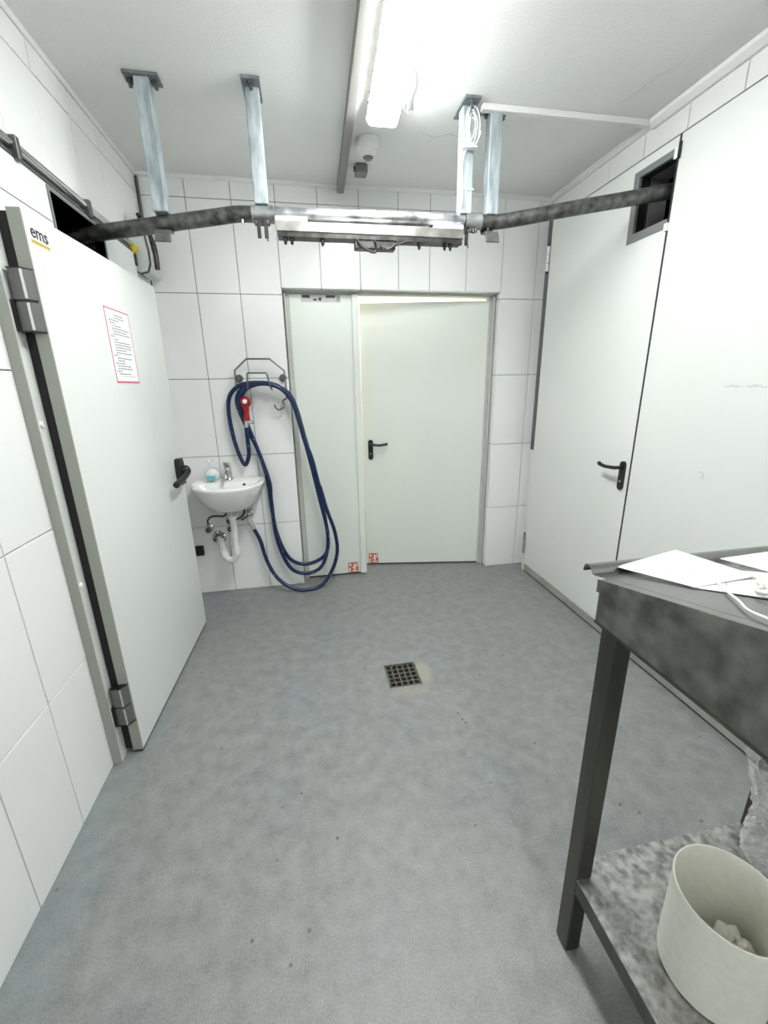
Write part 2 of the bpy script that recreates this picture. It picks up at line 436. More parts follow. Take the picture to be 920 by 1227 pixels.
TILE_MESH = {}
def tile(wall, axis, sign, base, u0, u1, w0, w1, th=.008):
    """one glazed tile with a softened front edge; its front lies th proud of the grout plane"""
    g, c = .0018, .0012
    u0 += g; u1 -= g; w0 += g; w1 -= g
    if u1 - u0 < .006 or w1 - w0 < .006: return
    key = (axis, sign, round(u1 - u0, 3), round(w1 - w0, 3))
    if key not in TILE_MESH:
        hu, hw = (u1 - u0) / 2, (w1 - w0) / 2
        def P(a, u, w): return (a, u, w) if axis == 'x' else (u, a, w) if axis == 'y' else (u, w, a)
        rings = [(-.001, 0), (th - c, 0), (th, c)]
        vs = [P(sign * a, x * (hu - i), y * (hw - i)) for a, i in rings for x, y in ((-1, -1), (1, -1), (1, 1), (-1, 1))]
        fs = [(r * 4 + k, r * 4 + (k + 1) % 4, r * 4 + 4 + (k + 1) % 4, r * 4 + 4 + k) for r in range(2) for k in range(4)] + [(8, 9, 10, 11)]
        me = bpy.data.meshes.new('tile'); me.from_pydata(vs, [], fs)
        bm = bmesh.new(); bm.from_mesh(me); bmesh.ops.recalc_face_normals(bm, faces=bm.faces)
        f = max(bm.faces, key=lambda q: sign * (q.calc_center_median()['xyz'.index(axis)]))
        if f.normal['xyz'.index(axis)] * sign < 0: bmesh.ops.reverse_faces(bm, faces=bm.faces)
        bm.to_mesh(me); bm.free(); me.materials.append(M['tile']); TILE_MESH[key] = me
    o = bpy.data.objects.new('tile', TILE_MESH[key]); COL.objects.link(o); o.parent = wall
    cu, cw = (u0 + u1) / 2, (w0 + w1) / 2
    a = base + sign * random.uniform(-.0004, .0003)
    p = Vector((a, cu, cw) if axis == 'x' else (cu, a, cw) if axis == 'y' else (cu, cw, a))
    o.location = p - ORG[wall.name]
ZJ = [0, .503, 1.003, 1.503, 2.003, 2.503, ZC - .012]
def tiled(wall, axis, sign, base, us, zs, holes=()):
    for i in range(len(us) - 1):
        for j in range(len(zs) - 1):
            u0, u1, w0, w1 = us[i], us[i + 1], zs[j], zs[j + 1]
            for h in holes:                                  # a tile cut round a hole keeps its largest remaining side
                if u0 < h[1] and u1 > h[0] and w0 < h[3] and w1 > h[2]:
                    rem = [(u0, min(u1, h[0]), w0, w1), (max(u0, h[1]), u1, w0, w1), (u0, u1, max(w0, h[3]), w1), (u0, u1, w0, min(w1, h[2]))]
                    u0, u1, w0, w1 = max(rem, key=lambda q: max(0, q[1] - q[0]) * max(0, q[3] - q[2]))
                    if u1 <= u0 or w1 <= w0: u1 = u0; w1 = w0
            tile(wall, axis, sign, base, u0, u1, w0, w1)
# back wall
XJ = [-1.0562, -.8053, -.5522, -.3007, -.0500, .2022, .4527, .6622, .9162, 1.1695, 1.4190, XR]
tiled(wb, 'y', -1, .008, XJ, ZJ, [OPEN])
for j in range(5):                                            # tiles lining the door recess
    z0, z1 = ZJ[j], min(ZJ[j + 1], 2.042)
    if z1 > z0:
        tile(wb, 'x', -1, 1.1695 + .008, .002, .083, z0, z1)
        tile(wb, 'x', 1, -.3007 - .008, .002, .083, z0, z1)
for a, b in zip(XJ[3:9], XJ[4:10]):
    tile(wb, 'z', -1, 2.042 + .008, a, b, .002, .083)
# left wall
PANEL_L = (-1.492, -.310, 0, 2.128)
YJ = [-.002] + [-.229 - .2508 * k for k in range(21)]
YJ = [y for y in YJ if y > YR] + [YR]
tiled(wl, 'x', 1, XL - .008, sorted(YJ), ZJ, [PANEL_L])
# right wall: one row above the panels, and the narrow return beside the corner
YRJ = sorted([-.002] + [-.056 - .2505 * k for k in range(21)] + [YR])
YRJ = [y for y in YRJ if y >= YR]
tiled(wr, 'x', -1, XR + .008, YRJ, [2.395, ZC - .012])
tiled(wr, 'x', -1, XR + .008, [-.13, -.056, -.002], ZJ[:5] + [2.395])

# ceiling cove trims
def cove(name, axis, a0, a1, u, z, s, size, label):
    poly = [(u, z), (u, z - size), (u + s * size * .45, z - size), (u + s * size, z - size * .45), (u + s * size, z)]
    b = B().prism(poly, axis, a0, a1) if axis == 'x' else B().prism(poly, 'y', a0, a1)
    return tag(b.build(name, 'cove'), label, 'trim', kind='structure')
cove('trim_1', 'x', XL, XR, 0, ZC, -1, .018, 'thin white cove strip where ceiling meets back wall')
cove('trim_2', 'y', YR, 0, XL, ZC, 1, .014, 'thin white cove strip where ceiling meets left wall')
cove('trim_3', 'y', -.86, 0, XR, ZC, -1, .026, 'short white cove strip above tile row near right back corner')
cove('trim_4', 'y', YR, -.86, XR, ZC, -1, .036, 'thicker white trunking strip along ceiling above right wall')

# ------------------------------------------------------------------ left: insulated panel wall with cold room door
fp = B().plate('x', XL - .1, -1.030, -1.492, -.310, 0, 2.128, [SLOT_L]).build('insulated_panel', 'panel', wl)
B().prism([(-1.0575, -1.4945), (-1.027, -1.4935), (-1.027, -1.4885), (-1.0575, -1.4885)], 'z', 0, 2.128).build('edge_profile', 'panel_edge', fp)  # darker grey puts the shade of this side face into the colour
B().plate('x', -1.12, -1.026, -1.112, -.678, 1.90, 2.124, [SLOT_L]).build('slot_lining', 'grey_plastic', fp)
B().box(-1.031, -1.0285, -1.49, -1.118, 2.008, 2.0105).build('panel_joint', 'grey_plastic', fp)
for z in (.78, 1.34):
    B().lathe([(.0, .006), (.008, .005), (.011, 0)], (-1.030, -1.468, z), 14, 'x').build('screw_cap', 'cove', fp)
room = B()
room.box(-2.3, XL - .1, -1.9, -1.86, 0, 2.5); room.box(-2.3, XL - .1, .16, .2, 0, 2.5)
room.box(-2.34, -2.3, -1.9, .2, 0, 2.5); room.box(-2.3, XL - .1, -1.9, .2, 2.46, 2.5); room.box(-2.3, XL - .1, -1.9, .2, -.04, 0)
tag(room.build('wall_cold_room', 'dark_room'), 'cold room painted black for unlit darkness, seen through the slot above the left door', 'wall', kind='structure')

# the door leaf, open by about two degrees on its near hinges
HX, HY = -.963, -1.445
ang = math.atan2(.042, 1.0)
XF = Matrix.Translation((HX, HY, 0)) @ Matrix.Rotation(-ang, 4, 'Z')       # local y runs along the leaf, local x out of its face
d = thing('door_1', (HX, HY, 0), 'large white cold room door slightly ajar on left wall', 'door', kind='structure')
B().box(-.037, 0, 0, 1.0, .012, 1.945, XF).build('leaf', 'panel', d, .002)
B().box(-.0365, .0006, -.0012, .004, .014, 1.943, XF).build('edge_strip', 'panel_edge', d)
B().box(-.066, -.037, .004, .99, .02, 1.935, XF).build('gasket', 'rubber', d)
B().box(-.036, -.002, .002, .998, .004, .013, XF).build('bottom_seal', 'dirt_seal', d)
for z in (1.615, .165):
    PR = [(-.056, -.027), (-.020, -.030), (-.001, .0015), (-.003, .006), (-.056, .006)]
    ho = B().prism(PR, 'z', z, z + .079, XF).build('hinge', 'hinge', d, .002)
    B().prism(PR, 'z', z + .086, z + .168, XF).build('knuckle', 'hinge', ho, .002)
    B().prism([(-.058, -.029), (-.019, -.032), (.001, .001), (-.003, .006), (-.058, .006)], 'z', z - .004, z + .0005, XF).prism([(-.056, -.024), (-.021, -.026), (-.004, .0015), (-.056, .006)], 'z', z + .079, z + .086, XF).prism([(-.058, -.029), (-.019, -.032), (.001, .001), (-.003, .006), (-.058, .006)], 'z', z + .168, z + .171, XF).build('hinge_core', 'black', ho)
    B().box(-.0675, -.054, -.032, .004, z - .002, z + .086, XF).build('hinge_plate', 'black', ho)
    for q0, q1 in ((z + .002, z + .077), (z + .088, z + .166)):
        B().prism([(-.0225, -.0308), (-.0185, -.0308), (-.0165, -.0270), (-.0210, -.0270)], 'z', q0, q1, XF).build('highlight_line', 'chrome', ho)  # strip added to stand in for the highlight along the hinge edge
def capsule(w, h, n=8):
    """rounded upright outline, w wide and h high, centred"""
    r = w / 2
    return [(r * math.cos(PI * k / n), h / 2 - r + r * math.sin(PI * k / n)) for k in range(n + 1)] + \
           [(-r * math.cos(PI * k / n), -h / 2 + r - r * math.sin(PI * k / n)) for k in range(n + 1)]
hc, hz = .915, 1.005
hp = B(); hp.prism([(hc + u * 1.0, hz + w) for u, w in [(-.03, -.07), (.03, -.07), (.036, -.05), (.036, .05), (.024, .072), (-.024, .072), (-.034, .05), (-.036, -.05)]], 'x', 0, .028, XF)
hpo = hp.build('handle_plate', 'black', d, .005)
lv = [XF @ Vector(p) for p in [(.02, hc + .012, hz + .005), (.048, hc + .012, hz + .004), (.056, hc - .02, hz - .006), (.054, hc - .10, hz - .022), (.046, hc - .19, hz - .038)]]
B().tube(cat_rom(lv, 4), [.017] * 16 + [.016], 12).build('lever', 'black', hpo)
B().lathe([(.026, 0), (.026, .02), (.018, .032), (0, .034)], (0, 0, 0), 18, 'x', XF @ Matrix.Translation((.028, hc + .012, hz + .006))).build('pivot', 'black', hpo)
# maker's lettering in the upper near corner of the leaf
TX = XF @ Matrix.Translation((.0006, .068, 1.895)) @ Matrix(((0, 0, 1, 0), (1, 0, 0, 0), (0, 1, 0, 0), (0, 0, 0, 1)))
text_mesh('lettering', 'ems', .052, TX, 'logo', d)
lb = B().box(.0002, .0009, .022, .112, 1.862, 1.873, XF).build('lettering_band', 'yellow', d)
bb = B()
yy = .026
while yy < .106:
    w = random.uniform(.003, .009); bb.box(.0009, .0012, yy, yy + w, 1.8655, 1.870, XF); yy += w + .002
bb.build('small_print', 'ink', lb)
# notice sheet stuck to the leaf
def notice():
    y0, y1, z0, z1 = .395, .612, 1.470, 1.757
    t = thing('notice_sheet', tuple(XF @ Vector((0, .5, z0))), 'printed white notice with red border stuck on cold room door', 'notice')
    B().box(.0004, .0012, y0, y1, z0, z1, XF).build('sheet', 'paper', t)
    f = B()
    f.box(.0012, .0016, y0, y1, z0, z0 + .008, XF); f.box(.0012, .0016, y0, y1, z1 - .005, z1, XF)
    f.box(.0012, .0016, y0, y0 + .006, z0, z1, XF); f.box(.0012, .0016, y1 - .004, y1, z0, z1, XF)
    f.build('border', 'redink', t)
    p = B(); z = z1 - .026; row = 0
    lines = [(.35, .35), (.35, .4), (.12, .38), (.15, .2), (.22, .35), (.2, .75), (.2, .6), (.2, .75), (.1, .15), (.2, .15), (.2, .65), (.2, .7), (.2, .68), (.2, .45), (.2, .65),
             (.1, .17), (.2, .6), (.2, .3), (.1, .4), (.16, .55), (.16, .6), (.08, .24), (.16, .5)]
    for a, L in lines:
        x = y0 + a * (y1 - y0); end = min(x + L * (y1 - y0), y1 - .02)
        while x < end:
            w = random.uniform(.008, .022); p.box(.0012, .0015, x, min(x + w, end), z, z + .0042, XF); x += w + .004
        z -= .0103; row += 1
    p.build('print', 'ink', t)
    B().box(.0012, .0015, y0 + .06, y1 - .035, z0 + .026, z0 + .0275, XF).build('red_line', 'redink', t)
notice()

# twin grey conduits along the top of the panel wall
t = thing('conduit', (-1.04, -1.6, 2.10), 'grey twin conduit pipe running above the cold room door panel', 'conduit')
for x, z, r, nm in ((-1.036, 2.168, .016, 'pipe'), (-1.040, 2.138, .010, 'pipe')):
    B().cyl((x, YR + .2, z), (x, -.315, z), r, 16).build(nm, 'grey_metal' if r < .012 else 'chrome', t)
for y in (-1.265, -.80):
    B().box(-1.056, -1.014, y - .012, y + .012, 2.124, 2.190).build('pipe_clip', 'grey_metal', t, .004)
B().cyl((-1.034, -.325, 2.152), (-1.034, -.300, 2.150), .024, 16).build('end_cap', 'yellow', t)
B().box(-1.052, -1.022, -.322, -.300, 2.07, 2.125).build('end_block', 'black', t, .003)
# wall unit in the corner
t = thing('wall_unit', (-1.0, -.17, 2.04), 'rounded grey white wall unit with dark arm in upper left corner', 'wall unit')
prof = [(-1.048, 2.30), (-1.010, 2.30), (-.985, 2.25), (-.972, 2.15), (-.972, 2.09), (-.985, 2.055), (-1.02, 2.045), (-1.048, 2.06)]
B().prism(prof, 'y', -.285, -.055).build('housing', 'unit', t, .010, 3)
B().strip([(-1.048, 2.056), (-1.02, 2.040), (-.982, 2.050), (-.967, 2.088), (-.967, 2.15), (-.980, 2.25)], 'y', -.288, -.275, -.004).build('edge_band', 'rubber', t)
B().tube(cat_rom([(-1.03, -.15, 2.36), (-1.005, -.16, 2.30), (-.972, -.17, 2.22), (-.964, -.175, 2.14), (-.966, -.175, 2.085)], 5), [.010] * 8 + [.016] * 13, 12).build('arm', 'dark_metal', t)
tag(B().cyl((-1.046, -.012, 2.30), (-1.046, -.012, ZC - .02), .007, 10).build('corner_pipe', 'grey_metal'), 'thin grey pipe in back left corner above the wall unit', 'pipe')

# ------------------------------------------------------------------ back wall: steel double door, right leaf ajar
fr = B()
fr.box(-.3005, -.262, .085, .150, 0, 2.040); fr.box(1.128, 1.1690, .085, .150, 0, 2.040); fr.box(-.262, 1.128, .085, .150, 2.030, 2.041)
fr.box(-.2925, -.285, .060, .085, 0, 2.03); fr.box(1.150, 1.1615, .060, .085, 0, 2.03); fr.box(-.285, 1.150, .060, .085, 2.036, 2.041)
tag(fr.build('trim_5', 'door_frame', None, .003), 'grey steel frame around the double door in the back wall', 'door frame', kind='structure')
d2 = thing('door_2', (-.05, .10, 0), 'narrow closed left leaf of the steel double door', 'door', kind='structure')
B().box(-.260, .186, .088, .140, .012, 2.027).build('leaf', 'door', d2, .002)
B().box(.147, .192, .066, .0885, .012, 2.027).build('astragal', 'door', d2, .002)
B().box(-.258, .184, .09, .138, .002, .012).build('bottom_seal', 'dirt_seal', d2)
lab = B().box(-.175, -.125, .0872, .0885, 2.004, 2.021).box(-.105, -.08, .0872, .0885, 1.988, 2.000).box(-.07, -.05, .0872, .0885, 1.988, 2.008).box(-.022, .040, .0872, .0885, 2.006, 2.021)
lo = B().box(-.185, .075, .0876, .0884, 1.979, 2.023).build('maker_label', 'door_frame', d2)
lab.build('label_print', 'black', lo)
gb = B()
for k in range(7): gb.box(.050 + k * .003, .0515 + k * .003, .0872, .0885, 1.984, 2.020)
gb.build('label_stripes', 'ink', lo)
A2 = -math.atan2(.150, .885)
XG = Matrix.Translation((1.130, .090, 0)) @ Matrix.Rotation(A2, 4, 'Z')    # local -x runs along the leaf from its right hinges
d3 = thing('door_3', (1.130, .090, 0), 'wide right leaf of the steel double door standing ajar', 'door', kind='structure')
B().box(-.925, 0, .0, .050, .012, 2.006, XG).build('leaf', 'door', d3, .002)
B().box(-.92, -.004, .002, .048, .002, .012, XG).build('bottom_seal', 'dirt_seal', d3)
def lever_handle(parent, XH, flip=1, ko=True):
    """long rounded plate with a lever; local x along the door, local -y out of the face"""
    pl = B(); pl.prism(capsule(.038, .155), 'y', -.010, 0, XH); po = pl.build('handle_plate', 'black', parent, .003)
    pts = [XH @ Vector(p) for p in [(0, -.008, .045), (0, -.050, .045), (flip * .020, -.058, .044), (flip * .070, -.058, .041), (flip * .112, -.056, .046), (flip * .128, -.050, .049)]]
    B().tube(cat_rom(pts, 4), [.0095] * 12 + [.010] * 5 + [.011] * 4, 12).build('lever', 'black', po)
    B().lathe([(.0, -.013), (.006, -.012), (.007, -.009)], (0, 0, 0), 12, 'y', XH @ Matrix.Translation((0, 0, -.030))).build('key_cylinder', 'chrome', po)
lever_handle(d3, XG @ Matrix.Translation((-.868, 0, .968)), 1)
def sticker(xf, label):
    t = thing('sticker', tuple(xf @ Vector((0, 0, 0))), label, 'sticker')
    B().box(-.040, .040, -.0010, -.0002, -.043, .043, xf).build('square', 'sticker', t)
    w = B()
    for x0, x1, z0, z1 in ((-.032, -.016, .012, .034), (-.012, -.004, -.006, .004), (.002, .018, -.016, .030), (.012, .036, .006, .014), (-.034, -.022, -.036, -.004), (-.008, .03, -.034, -.024), (.026, .036, .02, .036)):
        w.box(x0, x1, -.0016, -.0010, z0, z1, xf)
    w.build('white_print', 'paper', t)
sticker(Matrix.Translation((.088, .088, .058)), 'orange red square sticker low on the narrow left leaf')
sticker(XG @ Matrix.Translation((-.868, 0, .060)), 'orange red square sticker low on the ajar right leaf')
# corridor beyond
co = B()
co.box(-.9, 2.2, 1.9, 1.94, 0, 2.6); co.box(-.94, -.9, .15, 1.94, 0, 2.6); co.box(2.2, 2.24, .15, 1.94, 0, 2.6)
co.box(-.94, -.3005, .10, .15, 0, 2.6); co.box(1.1695, 2.24, .10, .15, 0, 2.6); co.box(-.3005, 1.1695, .10, .15, 2.042, 2.6)
co.box(-.94, 2.24, .10, 1.94, 2.6, 2.64)
tag(co.build('wall_corridor', 'corridor'), 'cream painted corridor glimpsed above the ajar door leaf', 'wall', kind='structure')
tag(B().box(-.94, 2.24, .10, 1.94, -.12, 0).build('floor_corridor', 'floor'), 'grey floor of the corridor beyond the double door', 'floor', kind='structure')
tag(B().box(.2, 1.3, .9, 1.05, 2.52, 2.60).build('corridor_lamp', 'corridor_lamp'), 'warm ceiling lamp in corridor behind the ajar door', 'lamp')

# ------------------------------------------------------------------ right wall: flush panels and door
SEAM = -1.109
pb = B().plate('x', XP, XR + .004, YR, SEAM - .006, .062, 2.436).build('cladding_panel', 'panel', wr, .002)
mk = B()
for k in range(9):
    a = -1.535 - .018 * k; mk.box(XP - .0004, XP + .001, a - .018, a, 1.412 + .002 * math.sin(k * 2.1), 1.419 + .004 * math.sin(k * 1.3))
mk.build('scuff', 'scuff', pb)
B().tube([(XP - .0004, -1.500, 1.062), (XP - .0004, -1.512, 1.069), (XP - .0004, -1.520, 1.062), (XP - .0004, -1.520, 1.050), (XP - .0004, -1.508, 1.040), (XP - .0004, -1.528, 1.042)], .0014, 6).build('pencil_mark', 'mark', pb)
B().box(XP - .002, XR + .004, YR, -.150, .012, .060).build('plinth', 'plinth', wr, .002)
B().box(XP + .004, XR + .004, YR, -.150, .0005, .012).build('floor_seal', 'dirt_seal', wr)
B().box(XP - .001, XR + .004, YR, -.105, 2.4365, 2.4400).build('panel_top_seal', 'grout', wr)
B().box(XP + .0015, XR + .004, SEAM - .006, SEAM + .006, .03, 2.436).build('seam_seal', 'dirt_seal', wr)
d4 = thing('door_4', (XP, -.140, 0), 'tall flush white door with black handle on right wall', 'door', kind='structure')
B().plate('x', XP, XP + .05, SEAM + .006, -.145, .064, 2.4355, [(SEAM - .01, -.865, 2.095, 2.395)]).build('leaf', 'panel', d4, .0015)
B().plate('x', XP + .012, XP + .064, SEAM + .0065, -.866, 2.096, 2.394, [SLOT_R]).build('slot_lining', 'dirt_seal', d4)  # black lining paints in the darkness of the rail slot
sf = B().plate('x', XP - .004, XP + .012, SEAM + .0065, -.860, 2.092, 2.394, [(SEAM - .01, -.895, 2.130, 2.365)])
sf.build('slot_frame', 'grey_plastic', d4, .0015)
B().box(XP - .010, XP + .004, SEAM - .012, SEAM + .014, 2.350, 2.392).build('slot_catch', 'cove', d4, .002)
B().box(XP - .012, XP - .002, SEAM - .016, SEAM - .008, 2.345, 2.405).build('slot_catch_pin', 'dirt_seal', d4)
B().box(XP - .008, XP + .004, SEAM - .006, SEAM + .014, 2.080, 2.112).build('slot_catch', 'cove', d4, .002)
for z in (2.145, .165):
    hh = B(); y = -.136
    for k in range(3): hh.cyl((XP - .010, y, z + k * .050), (XP - .010, y, z + k * .050 + .046), .010, 12)
    ho = hh.build('hinge', 'cove' if z > 1 else 'chrome', d4)
    B().cyl((XP - .010, y, z - .012), (XP - .010, y, z + .158), .006, 8).build('hinge_pin', 'dirt_seal', ho)
XH = Matrix.Translation((XP, -1.062, .962)) @ Matrix(((0, 1, 0, 0), (1, 0, 0, 0), (0, 0, 1, 0), (0, 0, 0, 1)))
lever_handle(d4, XH, 1)
tag(B().box(XP - .003, XR - .002, -.141, -.100, .97, 2.452).build('trim_6', 'grey_metal', None, .003), 'dark grey steel profile beside the hinges of right door', 'door frame', kind='structure')
tag(B().box(XP + .002, XR - .002, -.141, -.108, 0, .97).build('trim_7', 'panel'), 'white lower frame strip beside hinges of right door', 'door frame', kind='structure')
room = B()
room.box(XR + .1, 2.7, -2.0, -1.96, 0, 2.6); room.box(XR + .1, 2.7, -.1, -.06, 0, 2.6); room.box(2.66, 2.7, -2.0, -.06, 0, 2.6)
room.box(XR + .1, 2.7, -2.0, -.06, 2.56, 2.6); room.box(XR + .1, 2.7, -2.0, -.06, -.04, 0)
tag(room.build('wall_side_room', 'dark_room'), 'room painted black for unlit darkness, seen through the rail slot on the right', 'wall', kind='structure')

# ------------------------------------------------------------------ ceiling fixtures
def batten_lamp(y0, y1, x, skew, label, glow='lamp'):
    t = thing('ceiling_lamp', (x, (y0 + y1) / 2, ZC), label, 'lamp')
    def sh(b): b.v = [(p[0] + skew * (p[1] - y1), p[1], p[2]) for p in b.v]; return b
    poly = [(x - .062, ZC - .002), (x - .070, ZC - .054), (x + .070, ZC - .054), (x + .062, ZC - .002)]
    sh(B().prism(poly, 'y', y0, y1)).build('housing', 'cove', t, .003)
    n = 10
    arc = [(x - .068, ZC - .054), (x - .067, ZC - .062), (x - .063, ZC - .071), (x - .056, ZC - .078), (x - .046, ZC - .081), (x + .046, ZC - .081), (x + .056, ZC - .078), (x + .063, ZC - .071), (x + .067, ZC - .062), (x + .068, ZC - .054)]
    sh(B().prism(arc, 'y', y0 + .012, y1 - .012, None, True)).build('diffuser', glow, t)
    for y in (y1 - .012, y0):
        arc2 = [(x + (u - x) * 1.02, ZC - .053 + (w - ZC + .054) * 1.03) for u, w in arc]
        sh(B().prism(arc2, 'y', y, y + .012)).build('end_cap', 'ice', t)
    for k in range(3):
        y = y1 - .12 - k * (y1 - y0 - .24) / 2 * -1 if False else y1 - .14 + (y0 - y1 + .28) * k / 2
        sh(B().box(x - .080, x - .070, y - .012, y + .012, ZC - .068, ZC - .036)).build('clip', 'chrome', t)
    return t
M['ice'] = mat('translucent_end_cap', (.62, .70, .74), .3)
lt = batten_lamp(-2.02, -.775, .212, .045, 'long glowing fluorescent ceiling lamp above the pipe rail')
B().tube(cat_rom([(.292, -1.02, ZC - .004), (.312, -.96, ZC - .02), (.318, -.87, ZC - .012), (.322, -.80, ZC - .02), (.350, -.77, ZC - .004)], 5), .005, 8).build('cable', 'white_cable', lt)
B().tube(cat_rom([(.300, -1.00, ZC - .004), (.300, -.93, ZC - .024), (.300, -.83, ZC - .018), (.335, -.735, ZC - .004)], 5), .004, 8).build('cable', 'white_cable', lt)
batten_lamp(-4.90, -3.65, .212, 0, 'added fluorescent fill lamp, unseen behind the viewpoint', 'rear_fill')  # unseen lamp, added as fill light
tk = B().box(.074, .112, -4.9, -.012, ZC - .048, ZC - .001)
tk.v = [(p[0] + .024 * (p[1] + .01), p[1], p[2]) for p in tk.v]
M['trunk'] = mat('shade_grey_channel', (.24, .235, .22), .5)  # grey stands in for shade on the channel's underside and left face
tag(tk.build('cable_channel', 'trunk', None, .002), 'long cable channel on ceiling left of the lamp, its shade painted in as grey', 'cable channel')
t = thing('motion_detector', (.190, -.50, ZC), 'round white detector on ceiling in front of the lamp', 'detector')
B().lathe([(.060, 0), (.061, -.036), (.058, -.042), (.046, -.044)], (.190, -.50, ZC - .001), 32).build('body', 'cove', t)
B().lathe([(.047, -.043), (.045, -.060), (.034, -.070), (0, -.071)], (.190, -.50, ZC - .001), 32).build('dome', 'cove', t)
B().lathe([(.026, -.066), (.025, -.074), (.018, -.080), (0, -.081)], (.190, -.50, ZC - .001), 24).build('sensor', 'lens', t)
B().cyl((.137, -.50, ZC - .016), (.145, -.50, ZC - .016), .010, 10).build('cable_gland', 'cove', t)
t = thing('junction_box', (.175, -.245, ZC), 'small grey junction box on ceiling near back wall', 'junction box')
B().box(.156, .222, -.285, -.210, ZC - .045, ZC - .001).build('box', 'grey_plastic', t, .006)
B().cyl((.146, -.26, ZC - .024), (.157, -.26, ZC - .024), .012, 12).build('cable_gland', 'grey_metal', t)
tag(B().box(.640, XR - .030, -.868, -.838, ZC - .026, ZC - .001).build('cable_duct', 'cove', None, .003), 'white cable duct across ceiling toward right wall', 'cable duct')

# ------------------------------------------------------------------ hanging pipe rail
def post(x, y, ztop, px, py, label, hook=None):
    t = thing('ceiling_post', (x, y, ZC), label, 'post', 'galvanised posts carrying the pipe rail')
    B().box(x - px, x + px, y - py, y + py, ZC - .010, ZC - .0005).build('base_plate', 'plate', t, .001)
    B().box(x - .0285, x + .0285, y - .0285, y + .0285, ztop, ZC - .010).build('square_tube', 'galv', t, .004)
    for sx, sy in ((-1, 0), (1, 0)) if px > py else ((0, -1), (0, 1)):
        cx, cy = x + sx * (px - .017), y + sy * (py - .020)
        bo = B().lathe([(.0145, 0), (.0145, -.010), (.008, -.010), (.008, -.026), (0, -.027)], (cx, cy, ZC - .010), 6).build('bolt', 'grey_metal', t)
    if hook is not None:
        zt = hook
        B().strip([(y + .036, zt + .035), (y + .036, zt - .022), (y + .028, zt - .040), (y + .004, zt - .046), (y - .022, zt - .046), (y - .032, zt - .058), (y - .044, zt - .092)], 'x', x - .032, x + .032, -.008).build('rail_hook', 'hook_metal', t, .002)
    return t
post(-.742, -.808, 2.152, .064, .038, 'galvanised ceiling post nearest the left wall', 2.125)
post(-.330, -.808, 2.198, .036, .076, 'galvanised ceiling post left of the lamp, at left end of rail scale')
post(.585, -.824, 2.196, .036, .080, 'galvanised ceiling post wrapped with white cable coil')
post(.715, -.824, 2.200, .058, .036, 'galvanised ceiling post just right of the cable coil post', 2.170)
# cable coil tied to the third post
t = thing('cable_coil', (.585, -.87, 2.3), 'loops of white cable tied to top of galvanised post', 'cable')
pts = []
for k in range(100):
    a = 2 * PI * k / 25; s = (.62, .80, .95, 1.08)[k // 25] + .05 * math.sin(k * .9)
    pts.append((.592 + .026 * s * math.cos(a) + .006 * math.sin(k * .2), -.868 - .006 * (k / 25) - .003 * math.cos(a * 2), 2.510 + .068 * s * math.sin(a)))
B().tube(pts, .0023, 6).build('loop', 'white_cable', t)
B().tube(cat_rom([(.575, -.862, 2.44), (.562, -.857, 2.40), (.561, -.857, 2.33), (.564, -.857, 2.26), (.560, -.858, 2.22)], 6), .0028, 6).build('loose_end', 'white_cable', t)
B().box(.553, .617, -.856, -.8525, 2.288, 2.294).build('cable_tie', 'white_cable', t)
B().box(.553, .617, -.884, -.853, 2.437, 2.443).build('cable_tie', 'white_cable', t)
# fixed rail ends
t = thing('pipe_rail', (-.75, -.8, 2.1), 'dark bent steel pipe rail running into the left wall slot', 'rail', 'fixed rail pipes beside the scale')
pl = cat_rom([(-1.42, -.705, 2.045), (-1.03, -.740, 2.090), (-.70, -.785, 2.128), (-.52, -.806, 2.150), (-.44, -.812, 2.161), (-.36, -.812, 2.164), (-.285, -.812, 2.165)], 6)
B().tube(pl, .031, 20).build('pipe', 'rail', t)
B().cyl((-.375, -.812, 2.164), (-.282, -.812, 2.165), .0335, 20).build('sleeve', 'rail_bright', t)
B().cyl((-.415, -.828, 2.136), (-.415, -.830, 2.122), .006, 8).build('bolt', 'chrome', t)
def hanger(x, z, t):
    h = B(); h.box(x - .036, x + .030, -.842, -.786, z - .040, z - .026); h.box(x - .024, x - .008, -.850, -.842, z - .104, z - .030); h.box(x + .006, x + .022, -.850, -.842, z - .104, z - .030)
    ho = h.build('end_bracket', 'dark_metal', t, .001)
    b = B()
    for dx in (-.026, .022): b.lathe([(.007, 0), (.007, -.006), (0, -.007)], (x + dx, -.848, z - .044), 8, 'y')
    b.cyl((x + .012, -.852, z - .06), (x + .018, -.860, z - .118), .003, 6)
    b.build('bolt', 'grey_metal', ho)
hanger(-.332, 2.168, t)
t = thing('pipe_rail', (1.0, -.9, 2.1), 'dark bent steel pipe rail running into the right wall slot', 'rail', 'fixed rail pipes beside the scale')
pr_ = cat_rom([(.590, -.826, 2.173), (.66, -.828, 2.173), (.735, -.832, 2.174), (.86, -.860, 2.187), (1.05, -.918, 2.210), (1.25, -.975, 2.232), (1.432, -1.030, 2.252), (1.62, -1.085, 2.272)], 6)
B().tube(pr_, .031, 20).build('pipe', 'rail', t)
B().cyl((.590, -.826, 2.173), (.668, -.828, 2.173), .0335, 20).build('sleeve', 'rail_bright', t)
for x, z in ((.615, 2.132), (.628, 2.130), (.640, 2.134), (.700, 2.134)): B().cyl((x, -.840, z + .012), (x, -.844, z - .008), .0065, 8).build('bolt', 'dark_metal', t)
